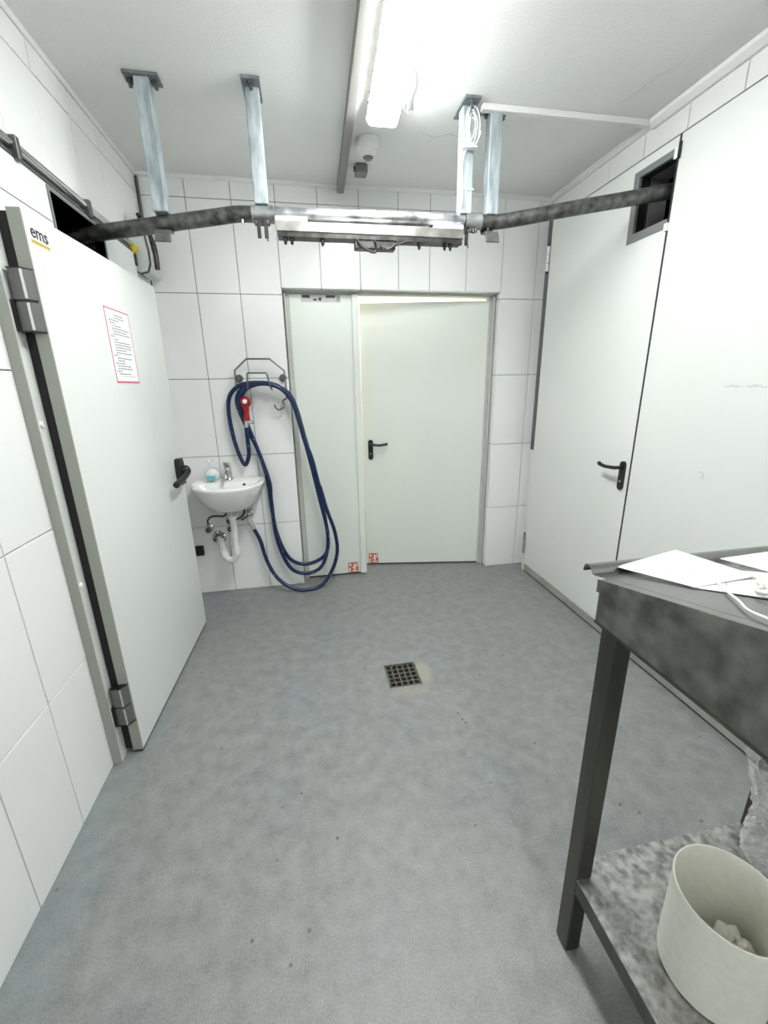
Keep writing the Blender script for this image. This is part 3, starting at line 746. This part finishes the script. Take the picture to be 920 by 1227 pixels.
# weighing section
t = thing('rail_scale', (.15, -.82, 2.08), 'bright weighing pipe section with load beam between the fixed rails', 'scale')
B().cyl((-.278, -.814, 2.168), (.586, -.824, 2.176), .0275, 20).build('scale_pipe', 'rail_bright', t)
bm_ = B().box(-.276, .572, -.872, -.800, 2.088, 2.128); bmo = bm_.build('load_beam', 'beam', t, .003)
B().box(-.270, .566, -.868, -.804, 2.070, 2.088).build('lower_channel', 'dark_metal', bmo)
for x0, x1 in ((-.276, -.140), (.434, .572)): B().box(x0, x1, -.866, -.800, 2.128, 2.146).build('end_pad', 'cove', bmo, .002)
for x0, x1 in ((-.272, -.120), (.420, .570)): B().box(x0, x1, -.83, -.800, 2.146, 2.150).build('gasket', 'rubber', bmo)  # black strip put in for the dark gap under the pipe
bt = B()
for x in (-.240, -.212, -.078, .365, .488, .515): bt.lathe([(.0105, 0), (.0105, -.012), (.007, -.014), (.007, -.022), (0, -.030)], (x, -.848, 2.070), 6)
tag(bt.build('bolts', 'dark_metal', bmo), kind='stuff')
jb = B().box(.065, .250, -.862, -.812, 2.036, 2.070).build('load_cell_box', 'dark_metal', t, .003)
B().tube(cat_rom([(.075, -.868, 2.068), (.095, -.876, 2.04), (.135, -.880, 2.018), (.158, -.876, 2.022), (.160, -.872, 2.05), (.152, -.868, 2.068)], 5), .0045, 8).build('cable', 'rubber', jb)
B().tube(cat_rom([(.185, -.868, 2.045), (.215, -.874, 2.034), (.250, -.872, 2.050), (.30, -.870, 2.066), (.33, -.868, 2.068)], 5), .004, 8).build('cable', 'rubber', jb)
B().tube(cat_rom([(.180, -.866, 2.050), (.195, -.880, 2.028), (.225, -.878, 2.036), (.262, -.872, 2.064)], 5), .003, 8).build('cable', 'rubber', jb)
hanger(.580, 2.172, t)

# ------------------------------------------------------------------ washbasin
CX, RZ = -.736, .852
t = thing('washbasin', (CX, -.2, .66), 'small white ceramic washbasin with white trap pipe on back wall', 'washbasin')
def dshape(a, b, yb, n=56, back=.0):
    out = []
    for k in range(n):
        th = 2 * PI * k / n; c, s = math.cos(th), math.sin(th)
        x = a * math.copysign(abs(c) ** .72, c); y = b * math.copysign(abs(s) ** .8, s)
        out.append((x, max(y, 0) * 1.0, s) if False else (x, y, s))
    return out
def ring(sx, cy, front, rear, z, n=56):
    pts = []
    for k in range(n):
        th = 2 * PI * k / n; c, s = math.cos(th), math.sin(th)
        x = CX + sx * math.copysign(abs(c) ** .80, c)
        y = cy - front * abs(s) ** .9 if s < 0 else cy + rear * abs(s) ** .35
        pts.append((x, y, z))
    return pts
rings = [ring(.03, -.150, .03, .03, .655), ring(.07, -.150, .07, .06, .660), ring(.125, -.140, .14, .10, .686), ring(.180, -.120, .22, .105, .738), ring(.212, -.105, .272, .100, .795),
         ring(.226, -.100, .296, .097, .832), ring(.230, -.100, .302, .097, .846), ring(.226, -.100, .298, .096, .855), ring(.216, -.104, .284, .092, .856),
         ring(.196, -.205, .165, .070, .851), ring(.182, -.208, .152, .062, .836), ring(.150, -.210, .120, .050, .780), ring(.090, -.200, .070, .04, .742), ring(.02, -.19, .02, .02, .736)]
b = B(); n = 56
vs = [p for r in rings for p in r]
fs = [(i * n + k, i * n + (k + 1) % n, (i + 1) * n + (k + 1) % n, (i + 1) * n + k) for i in range(len(rings) - 1) for k in range(n)]
b.add(vs, fs, True); b.add(rings[0], [tuple(range(n))]); b.add(rings[-1], [tuple(range(n))])
bowl = b.build('bowl', 'ceramic', t, sharp=False)
B().lathe([(0, .0), (.012, .001), (.014, .006)], (-.636, -.152, .825), 16, 'y').build('overflow_hole', 'black', bowl)
fa = B().lathe([(.028, 0), (.026, .010), (.022, .014), (.021, .070), (.019, .085), (0, .088)], (-.742, -.075, .855), 20).build('faucet', 'chrome', t)
B().tube(cat_rom([(-.742, -.085, .905), (-.742, -.130, .912), (-.742, -.180, .900), (-.742, -.190, .884)], 4), [.014] * 9 + [.0125] * 4, 12).build('spout', 'chrome', fa)
B().prism([(-.040, .938), (-.036, .962), (-.14, .984), (-.150, .978), (-.10, .952), (-.08, .936)], 'x', -.758, -.726).build('lever', 'chrome', fa, .004)
TRX, TRY = -.735, -.16
tr = B().lathe([(.034, .665), (.034, .640), (.026, .636), (.026, .620)], (TRX, TRY, 0), 20).build('drain_collar', 'chrome', t)
tp = B().tube(cat_rom([(TRX, TRY, .63), (TRX, TRY, .56), (TRX, TRY, .46), (TRX, TRY, .375), (TRX - .008, TRY + .002, .335), (TRX - .035, TRY + .010, .306), (TRX - .068, TRY + .020, .310), (TRX - .088, TRY + .030, .345), (TRX - .105, TRY + .075, .385), (TRX - .128, TRY + .130, .418), (TRX - .134, -.012, .424)], 5), .0205, 16)
tpo = tp.build('trap_pipe', 'pvc', t)
for p, q in (((TRX, TRY, .395), (TRX, TRY, .350)), ((TRX - .079, TRY + .024, .318), (TRX - .094, TRY + .042, .358)), ((TRX - .116, TRY + .102, .401), (TRX - .124, TRY + .120, .412))):
    B().cyl(p, q, .0265, 16).build('union_nut', 'pvc', tpo)
B().cyl((TRX, TRY, .625), (TRX, TRY, .600), .026, 16).build('union_nut', 'pvc', tpo)
B().lathe([(.050, -.001), (.050, -.006), (.036, -.014), (.034, -.016)], (TRX - .134, .0, .424), 24, 'y').build('wall_rosette', 'chrome', t)
B().lathe([(.033, -.012), (.030, -.030), (.021, -.032)], (TRX - .134, .0, .424), 24, 'y').build('rubber_sleeve', 'lens', t)
def valve(x, z, hose, label):
    v = thing('angle_valve', (x, -.02, z), label, 'valve')
    B().lathe([(.030, -.001), (.029, -.006), (.014, -.012), (.013, -.040), (.010, -.052), (0, -.053)], (x, 0, z), 20, 'y').build('rosette', 'chrome', v)
    B().cyl((x, -.036, z), (x, -.036, z + .034), .011, 12).build('outlet', 'chrome', v)
    B().lathe([(.019, 0), (.021, -.010), (.017, -.022), (0, -.024)], (x, -.050, z), 12, 'y').build('knob', 'grey_metal', v)
    B().tube(cat_rom(hose, 6), .0065, 8).build('supply_hose', 'dark_metal', v)
valve(-.925, .500, [(-.925, -.036, .53), (-.923, -.040, .568), (-.892, -.060, .598), (-.846, -.085, .606), (-.800, -.105, .610), (-.765, -.115, .650), (-.755, -.100, .69)], 'chrome angle valve left of the white trap pipe')
valve(-.780, .497, [(-.780, -.036, .53), (-.796, -.046, .552), (-.776, -.070, .568), (-.735, -.085, .572), (-.690, -.085, .590), (-.668, -.085, .622), (-.672, -.085, .655), (-.695, -.085, .680), (-.715, -.09, .71)], 'chrome angle valve behind the white trap pipe')
v = thing('hose_tap', (-.65, -.03, .6), 'chrome hose tap right of the trap under washbasin', 'tap')
B().lathe([(.026, -.001), (.025, -.006), (.013, -.012), (.012, -.050), (0, -.052)], (-.640, 0, .592), 16, 'y').build('rosette', 'chrome', v)
B().cyl((-.640, -.040, .598), (-.630, -.046, .632), .009, 10).build('handle', 'chrome', v)
B().tube([(-.640, -.038, .592), (-.665, -.05, .575), (-.70, -.06, .560)], .008, 10).build('branch', 'grey_metal', v)
# wall socket half behind the door
t = thing('wall_socket', (-1.0, 0, .30), 'black wall socket low beside the cold room door edge', 'socket')
B().box(-1.040, -.985, -.022, -.0006, .300, .374).build('housing', 'black', t, .005)
B().box(-1.030, -.993, -.027, -.022, .312, .362).build('lid', 'rubber', t, .003)
# soap bottle
t = thing('soap_bottle', (-.838, -.110, .856), 'clear round soap bottle with turquoise label on washbasin rim', 'bottle')
def blob(c, rx, ry, rz, seed, amp, nu=18, nv=12):
    rnd = random.Random(seed); ph = [rnd.uniform(0, 6.28) for _ in range(6)]
    b = B(); vs = []
    for j in range(nv + 1):
        v = -PI / 2 + PI * j / nv
        for i in range(nu):
            u = 2 * PI * i / nu
            k = 1 + amp * (math.sin(3 * u + ph[0] + 2 * v) + math.sin(5 * v + ph[1] + u) + .7 * math.sin(7 * u + ph[2] - 4 * v)) / 2.7
            vs.append((c[0] + rx * k * math.cos(v) * math.cos(u), c[1] + ry * k * math.cos(v) * math.sin(u), c[2] + rz * k * math.sin(v)))
    fs = [(j * nu + i, j * nu + (i + 1) % nu, (j + 1) * nu + (i + 1) % nu, (j + 1) * nu + i) for j in range(nv) for i in range(nu)]
    return b.add(vs, fs, True)
blob((-.838, -.110, .904), .052, .036, .050, 3, .03).build('body', 'film', t, sharp=False)
blob((-.836, -.112, .898), .044, .030, .038, 4, .02).build('liquid_soap', 'paper', t, sharp=False)
B().box(-.868, -.812, -.150, -.1445, .868, .898).build('label_patch', 'turquoise', t, .002)
B().lathe([(.012, 0), (.012, .012), (.006, .014), (.006, .034), (.016, .036), (.016, .046), (0, .047)], (-.842, -.108, .950), 14).build('pump', 'film', t)

# ------------------------------------------------------------------ hose, spray gun and wire holder
t = thing('hose_holder', (-.48, 0, 1.50), 'bent steel wire hose holder on back wall above the coil', 'holder')
W = [(-.612, -.085, 1.345), (-.622, -.070, 1.40), (-.629, -.060, 1.44), (-.630, -.060, 1.551), (-.551, -.060, 1.620), (-.407, -.060, 1.619), (-.324, -.060, 1.548), (-.320, -.060, 1.439), (-.321, -.066, 1.372), (-.345, -.072, 1.360), (-.341, -.074, 1.325), (-.370, -.076, 1.303), (-.392, -.078, 1.313), (-.401, -.08, 1.335)]
B().tube(cat_rom(W[:2], 2) + [Vector(p) for p in W[2:8]] + cat_rom(W[8:], 4), .0055, 10).build('wire_frame', 'wire', t)
B().tube([(-.566, -.02, 1.430), (-.552, -.135, 1.440), (-.549, -.140, 1.448), (-.547, -.140, 1.525), (-.543, -.140, 1.533), (-.432, -.140, 1.532), (-.427, -.140, 1.524), (-.412, -.140, 1.448), (-.410, -.135, 1.440), (-.410, -.02, 1.430)], .0055, 10).build('saddle', 'wire', t)
for x in (-.614, -.336):
    B().lathe([(.024, -.001), (.024, -.012), (.018, -.020), (0, -.021)], (x, 0, 1.504), 20, 'y').build('mounting_disc', 'grey_metal', t)
    B().cyl((x, -.015, 1.504), (x, -.062, 1.504), .006, 8).build('spacer', 'wire', t)
H1 = [(-0.591, -0.1, 1.198), (-0.592, -0.09, 1.1), (-0.598, -0.075, 1.009), (-0.628, -0.06, 0.946), (-0.657, -0.05, 0.997), (-0.686, -0.045, 1.125), (-0.698, -0.045, 1.288), (-0.68, -0.05, 1.393), (-0.62, -0.06, 1.454), (-0.54, -0.065, 1.473), (-0.457, -0.065, 1.472), (-0.369, -0.065, 1.45), (-0.299, -0.06, 1.396), (-0.259, -0.055, 1.293), (-0.226, -0.05, 1.137), (-0.183, -0.045, 0.933), (-0.139, -0.04, 0.688), (-0.11, -0.04, 0.465), (-0.107, -0.04, 0.3), (-0.162, -0.04, 0.211), (-0.287, -0.04, 0.176), (-0.398, -0.04, 0.24), (-0.466, -0.035, 0.427), (-0.488, -0.03, 0.647), (-0.496, -0.028, 0.829), (-0.540, -0.035, 1.035), (-0.600, -0.04, 1.204), (-0.636, -0.06, 1.356), (-0.599, -0.08, 1.433), (-0.522, -0.09, 1.468), (-0.434, -0.09, 1.471), (-0.348, -0.09, 1.439), (-0.286, -0.085, 1.349), (-0.244, -0.08, 1.185), (-0.198, -0.075, 0.968), (-0.147, -0.07, 0.678), (-0.107, -0.065, 0.44), (-0.116, -0.065, 0.277), (-0.173, -0.065, 0.148), (-0.286, -0.065, 0.112), (-0.397, -0.065, 0.177), (-0.468, -0.06, 0.404), (-0.482, -0.06, 0.686), (-0.482, -0.062, 0.818), (-0.528, -0.065, 1.01), (-0.584, -0.07, 1.206), (-0.618, -0.09, 1.346), (-0.575, -0.115, 1.428), (-0.51, -0.118, 1.462), (-0.432, -0.118, 1.466), (-0.347, -0.115, 1.434), (-0.29, -0.11, 1.36), (-0.256, -0.1, 1.252), (-0.225, -0.09, 1.10), (-.185, -.085, .98), (-.150, -.080, .80)]
H2 = [(-.136, -.078, .753), (-0.100, -0.075, 0.594), (-0.054, -0.07, 0.431), (-0.042, -0.07, 0.269), (-0.088, -0.085, 0.128), (-0.175, -0.12, 0.031), (-0.293, -0.14, 0.0135), (-0.399, -0.125, 0.040), (-0.491, -0.09, 0.111), (-0.553, -0.06, 0.236), (-0.586, -0.045, 0.389), (-0.622, -0.042, 0.480)]
t = thing('water_hose', (-.4, -.08, 0), 'blue water hose hung in long loops beside the washbasin', 'hose')
B().tube(cat_rom(H1 + H2, 6), .0135, 12).build('hose', 'hose', t)
B().tube([(-.622, -.042, .480), (-.634, -.042, .520), (-.650, -.040, .560)], [.0145, .0145, .012], 12).build('hose_coupling', 'chrome', t)
g = B().lathe([(.020, -.10), (.017, -.05), (.021, -.005), (.024, .0)], (-.580, -.10, 1.340), 16)
go = g.build('spray_gun', 'red', t)
blob((-.577, -.108, 1.358), .034, .036, .036, 1, .0).build('gun_head', 'red', go, sharp=False)
B().lathe([(.014, 0), (.014, -.010), (.006, -.012), (0, -.010)], (-.577, -.143, 1.362), 16, 'y').build('nozzle', 'cove', go)
B().tube([(-.585, -.10, 1.245), (-.591, -.10, 1.196)], .0125, 12).build('chrome_swivel', 'chrome', go)
B().tube(cat_rom([(-.570, -.115, 1.246), (-.545, -.125, 1.232), (-.538, -.122, 1.224), (-.566, -.115, 1.222)], 3), .0025, 6).build('trigger_clip', 'wire', go)

# ------------------------------------------------------------------ floor drain
t = thing('floor_drain', (.199, -1.187, 0), 'square stainless floor drain grate in middle of floor', 'drain')
dx0, dx1, dy0, dy1 = .115, .283, -1.277, -1.098
B().plate('z', -.010, .0015, dx0, dx1, dy0, dy1, [(dx0 + .007, dx1 - .007, dy0 + .007, dy1 - .007)]).build('frame', 'grate', t)
B().plate('z', -.10, -.010, dx0 + .001, dx1 - .001, dy0 + .001, dy1 - .001, [(dx0 + .007, dx1 - .007, dy0 + .007, dy1 - .007)]).box(dx0, dx1, dy0, dy1, -.11, -.10).build('sump', 'dark_metal', t)
gr = B()
n = 5; wx = (dx1 - dx0 - .016) / n; wy = (dy1 - dy0 - .016) / n
hl = [(dx0 + .008 + i * wx + .004, dx0 + .008 + (i + 1) * wx - .004, dy0 + .008 + j * wy + .004, dy0 + .008 + (j + 1) * wy - .004) for i in range(n) for j in range(n)]
gr.plate('z', -.016, -.003, dx0 + .008, dx1 - .008, dy0 + .008, dy1 - .008, hl).build('grate', 'grate', t)

# ------------------------------------------------------------------ standing desk
DX0, DX1, DYF, DYN = .372, .938, -2.318, -2.80
t = thing('standing_desk', (.65, -2.56, 0), 'stainless steel standing desk with sloped top and lower shelf', 'desk')
for x in (DX0, DX1 - .040):
    for y in (DYF - .044, DYN + .02):
        lg = B().box(x, x + .040, y, y + .044, .006, .957).build('leg', 'steel_leg', t, .003)
        B().box(x + .003, x + .037, y + .003, y + .041, 0, .006).build('foot_cap', 'rubber', lg)
zt = lambda y: 1.048 + .239 * (-2.30 - y)
for x0, x1, nm in ((DX0 - .0025, DX0 + .001, 'side_panel'), (DX1 - .001, DX1 + .0025, 'side_panel')):
    sp = B().prism([(-2.300, .956), (-2.300, zt(-2.300) - .002), (DYN, zt(DYN) - .002), (DYN, .956)], 'x', x0, x1).build(nm, 'steel_side', t)
    a = x0 - .0022 if x0 < .5 else x1
    B().prism([(-2.294, zt(-2.294) - .026), (-2.294, zt(-2.294) + .002), (DYN - .004, zt(DYN - .004) + .002), (DYN - .004, zt(DYN - .004) - .026)], 'x', a, a + .0022).build('top_flange', 'steel_side', sp)
    B().box(min(x0, x1) - .002, max(x0, x1) + .002, DYN, -2.299, .952, .957).build('bottom_fold', 'steel_leg', sp)
B().box(DX0, DX1, DYN, DYN + .003, .956, zt(DYN) - .003).build('back_panel', 'steel_side', t)
B().box(DX0 + .04, DX1 - .04, -2.304, -2.301, .956, 1.040).build('front_panel', 'steel_side', t)
B().strip([(DYN - .004, zt(DYN - .004)), (-2.25, zt(-2.25)), (-2.243, 1.0355), (-2.238, 1.044), (-2.230, 1.0500), (-2.221, 1.0505), (-2.214, 1.046), (-2.211, 1.038), (-2.211, 1.030)], 'x', DX0 + .022, DX1 - .004, -.0016).build('sloped_top', 'steel_top', t)
B().strip([(DYN - .004, zt(DYN - .004)), (-2.292, zt(-2.292))], 'x', DX0 - .0045, DX0 + .024, -.0016).build('top_edge', 'steel_top', t)
sh = B().box(DX0 + .001, DX1 - .001, DYN + .012, DYF - .0005, .266, .270).build('shelf', 'steel_shelf', t)
fl_ = B().box(DX0 - .001, DX0 + .001, DYN + .012, DYF - .046, .226, .2695).box(DX1 - .001, DX1 + .001, DYN + .012, DYF - .046, .226, .2695)
fl_.box(DX0 + .042, DX1 - .042, DYF - .003, DYF - .0008, .226, .2695).build('shelf_fold', 'steel_leg', sh, .0008)

def sheet(name, cs, bulge, label, group=None, lines=0):
    t = thing(name, tuple(sum((Vector(c) for c in cs), Vector()) / 4), label, 'paper', group)
    a, b, c, d = [Vector(p) for p in cs]; n = 12; top = []
    def S(u, v): return (a * (1 - u) + b * u) * (1 - v) + (d * (1 - u) + c * u) * v + Vector((0, 0, bulge * math.sin(PI * u) * math.sin(PI * v)))
    g = [[S(i / n, j / n) for j in range(n + 1)] for i in range(n + 1)]
    q = B(); vs = [tuple(p) for r in g for p in r]; N = (n + 1) ** 2
    vs += [(p[0], p[1], p[2] - .0012) for p in vs]
    fs = []
    for i in range(n):
        for j in range(n):
            k = i * (n + 1) + j; f = (k, k + 1, k + n + 2, k + n + 1); fs += [f, tuple(x + N for x in f[::-1])]
    e = [i * (n + 1) for i in range(n + 1)] + [n * (n + 1) + j for j in range(1, n + 1)] + [i * (n + 1) + n for i in range(n - 1, -1, -1)] + [j for j in range(n - 1, 0, -1)]
    fs += [(e[i], e[(i + 1) % len(e)], e[(i + 1) % len(e)] + N, e[i] + N) for i in range(len(e))]
    q.add(vs, fs, True); q.build('page', 'paper', t, sharp=False)
    if lines:
        p = B()
        for k in range(lines):
            u = .18 + .055 * k; v0 = .25; v1 = random.uniform(.55, .85); m = 5
            for s in range(m):
                va, vb = v0 + (v1 - v0) * s / m, v0 + (v1 - v0) * (s + .75) / m
                o = Vector((0, 0, .0006))
                p.add([S(u, va) + o, S(u, vb) + o, S(u + .012, vb) + o, S(u + .012, va) + o], [(0, 1, 2, 3)])
        p.build('print', 'faint_ink', t)
    return t
sheet('paper_sheet', [(0.458, -2.235, 1.043), (0.600, -2.240, 1.073), (0.610, -2.410, 1.086), (0.472, -2.414, 1.079)], .003, 'printed white paper sheet with curled corner at left end of desk', None, 8)
sheet('paper_sheet', [(0.596, -2.295, 1.054), (0.690, -2.395, 1.076), (0.530, -2.545, 1.110), (0.472, -2.408, 1.0760)], .001, 'white paper sheet lying flat under the string on desk', None, 5)
sheet('paper_sheet', [(0.640, -2.310, 1.077), (0.876, -2.293, 1.076), (0.780, -2.470, 1.096), (0.672, -2.385, 1.077)], .008, 'white booklet with lifted corner at the far right of desk', None, 0)
sheet('paper_sheet', [(0.660, -2.330, 1.066), (0.870, -2.330, 1.066), (0.790, -2.480, 1.092), (0.690, -2.400, 1.0775)], .002, 'lower page of the booklet on the desk', None, 0)
t = thing('string', (.55, -2.40, 1.08), 'off white string lying over papers and hanging off desk edge', 'string')
zz = lambda x, y, d: (x, y, zt(y) + d)
B().tube(cat_rom([zz(.545, -2.350, .008), zz(.570, -2.352, .012), zz(.592, -2.350, .010), zz(.606, -2.370, .010), zz(.606, -2.395, .012), zz(.600, -2.420, .010), zz(.575, -2.440, .010), zz(.555, -2.462, .010), zz(.515, -2.482, .010), zz(.520, -2.515, .010), zz(.560, -2.515, .010), zz(.60, -2.50, .010)], 5), [.0036 + .0012 * math.sin(k * 1.7) for k in range(56)], 8).build('twisted_cord', 'string', t)
B().tube(cat_rom([zz(.520, -2.412, .006), zz(.500, -2.440, .007), zz(.477, -2.471, .006), zz(.448, -2.510, .007), zz(.420, -2.546, .006), zz(.405, -2.585, .006), zz(.388, -2.64, .006), (.366, -2.70, zt(-2.70) + .004), (.360, -2.715, zt(-2.715) - .05), (.361, -2.72, zt(-2.72) - .13)], 5), .0021, 8).build('loose_end', 'white_cable', t)

# ------------------------------------------------------------------ bucket and plastic bags on the shelf
BX, BY, BZ = .540, -2.560, .2702
t = thing('bucket', (BX, BY, BZ), 'round cream plastic bucket standing on desk shelf', 'bucket')
B().lathe([(0, .001), (.088, .001), (.0925, .004), (.0930, .012), (.0945, .200), (.0952, .216), (.0948, .219), (.0925, .2195), (.0912, .216), (.0905, .19), (.0885, .012), (.084, .008), (0, .008)], (BX, BY, BZ), 72).build('body', 'bucket', t)
tag(blob((.575, -2.565, .322), .042, .034, .034, 11, .42, 26, 16).build('tissue', 'tissue', None), 'crumpled pale tissue lying inside the cream bucket', 'tissue')
def crumple(c, rx, ry, z0, z1, seed, name, label, mtl, neck=.35, lean=(0, 0), jit=.004, nu=40, nv=30):
    rnd = random.Random(seed); w = [(rnd.randint(3, 13), rnd.uniform(-9, 9), rnd.uniform(0, 6.28), rnd.uniform(.3, 1)) for _ in range(14)]
    b = B(); vs = []
    for j in range(nv + 1):
        v = j / nv; prof = math.sin(min(1, v * 2.2 + .25) * PI / 2) * (1 - (1 - neck) * max(0, (v - .35) / .65) ** 1.4)
        for i in range(nu):
            u = 2 * PI * i / nu
            k = sum(a * (1 - abs(((f * u + g * v + p) / PI) % 2 - 1) * 2) for f, g, p, a in w) / 9
            r = prof * (1 + .17 * k)
            vs.append((c[0] + lean[0] * v + rx * r * math.cos(u) + .01 * math.sin(4 * v + seed), c[1] + lean[1] * v + ry * r * math.sin(u) + .015 * math.cos(5 * v), z0 + (z1 - z0) * v + .008 * k))
            if 0 < j < nv: vs[-1] = tuple(q + rnd.uniform(-jit, jit) for q in vs[-1])
    fs = [(j * nu + i, j * nu + (i + 1) % nu, (j + 1) * nu + (i + 1) % nu, (j + 1) * nu + i) for j in range(nv) for i in range(nu)]
    o = b.add(vs, fs, False).build(name, mtl)
    return tag(o, label, 'bag')
crumple((.855, -2.435), .070, .050, .276, .652, 5, 'plastic_bag', 'crumpled clear plastic bag leaning behind the cream bucket', 'film', .95, (-.105, -.01))
M['white_film'] = mat('white_plastic_film', (.80, .81, .81), .22)
crumple((.862, -2.520), .048, .035, .276, .40, 9, 'plastic_bag', 'crumpled white plastic bag at right edge beside the bucket', 'white_film', .5)
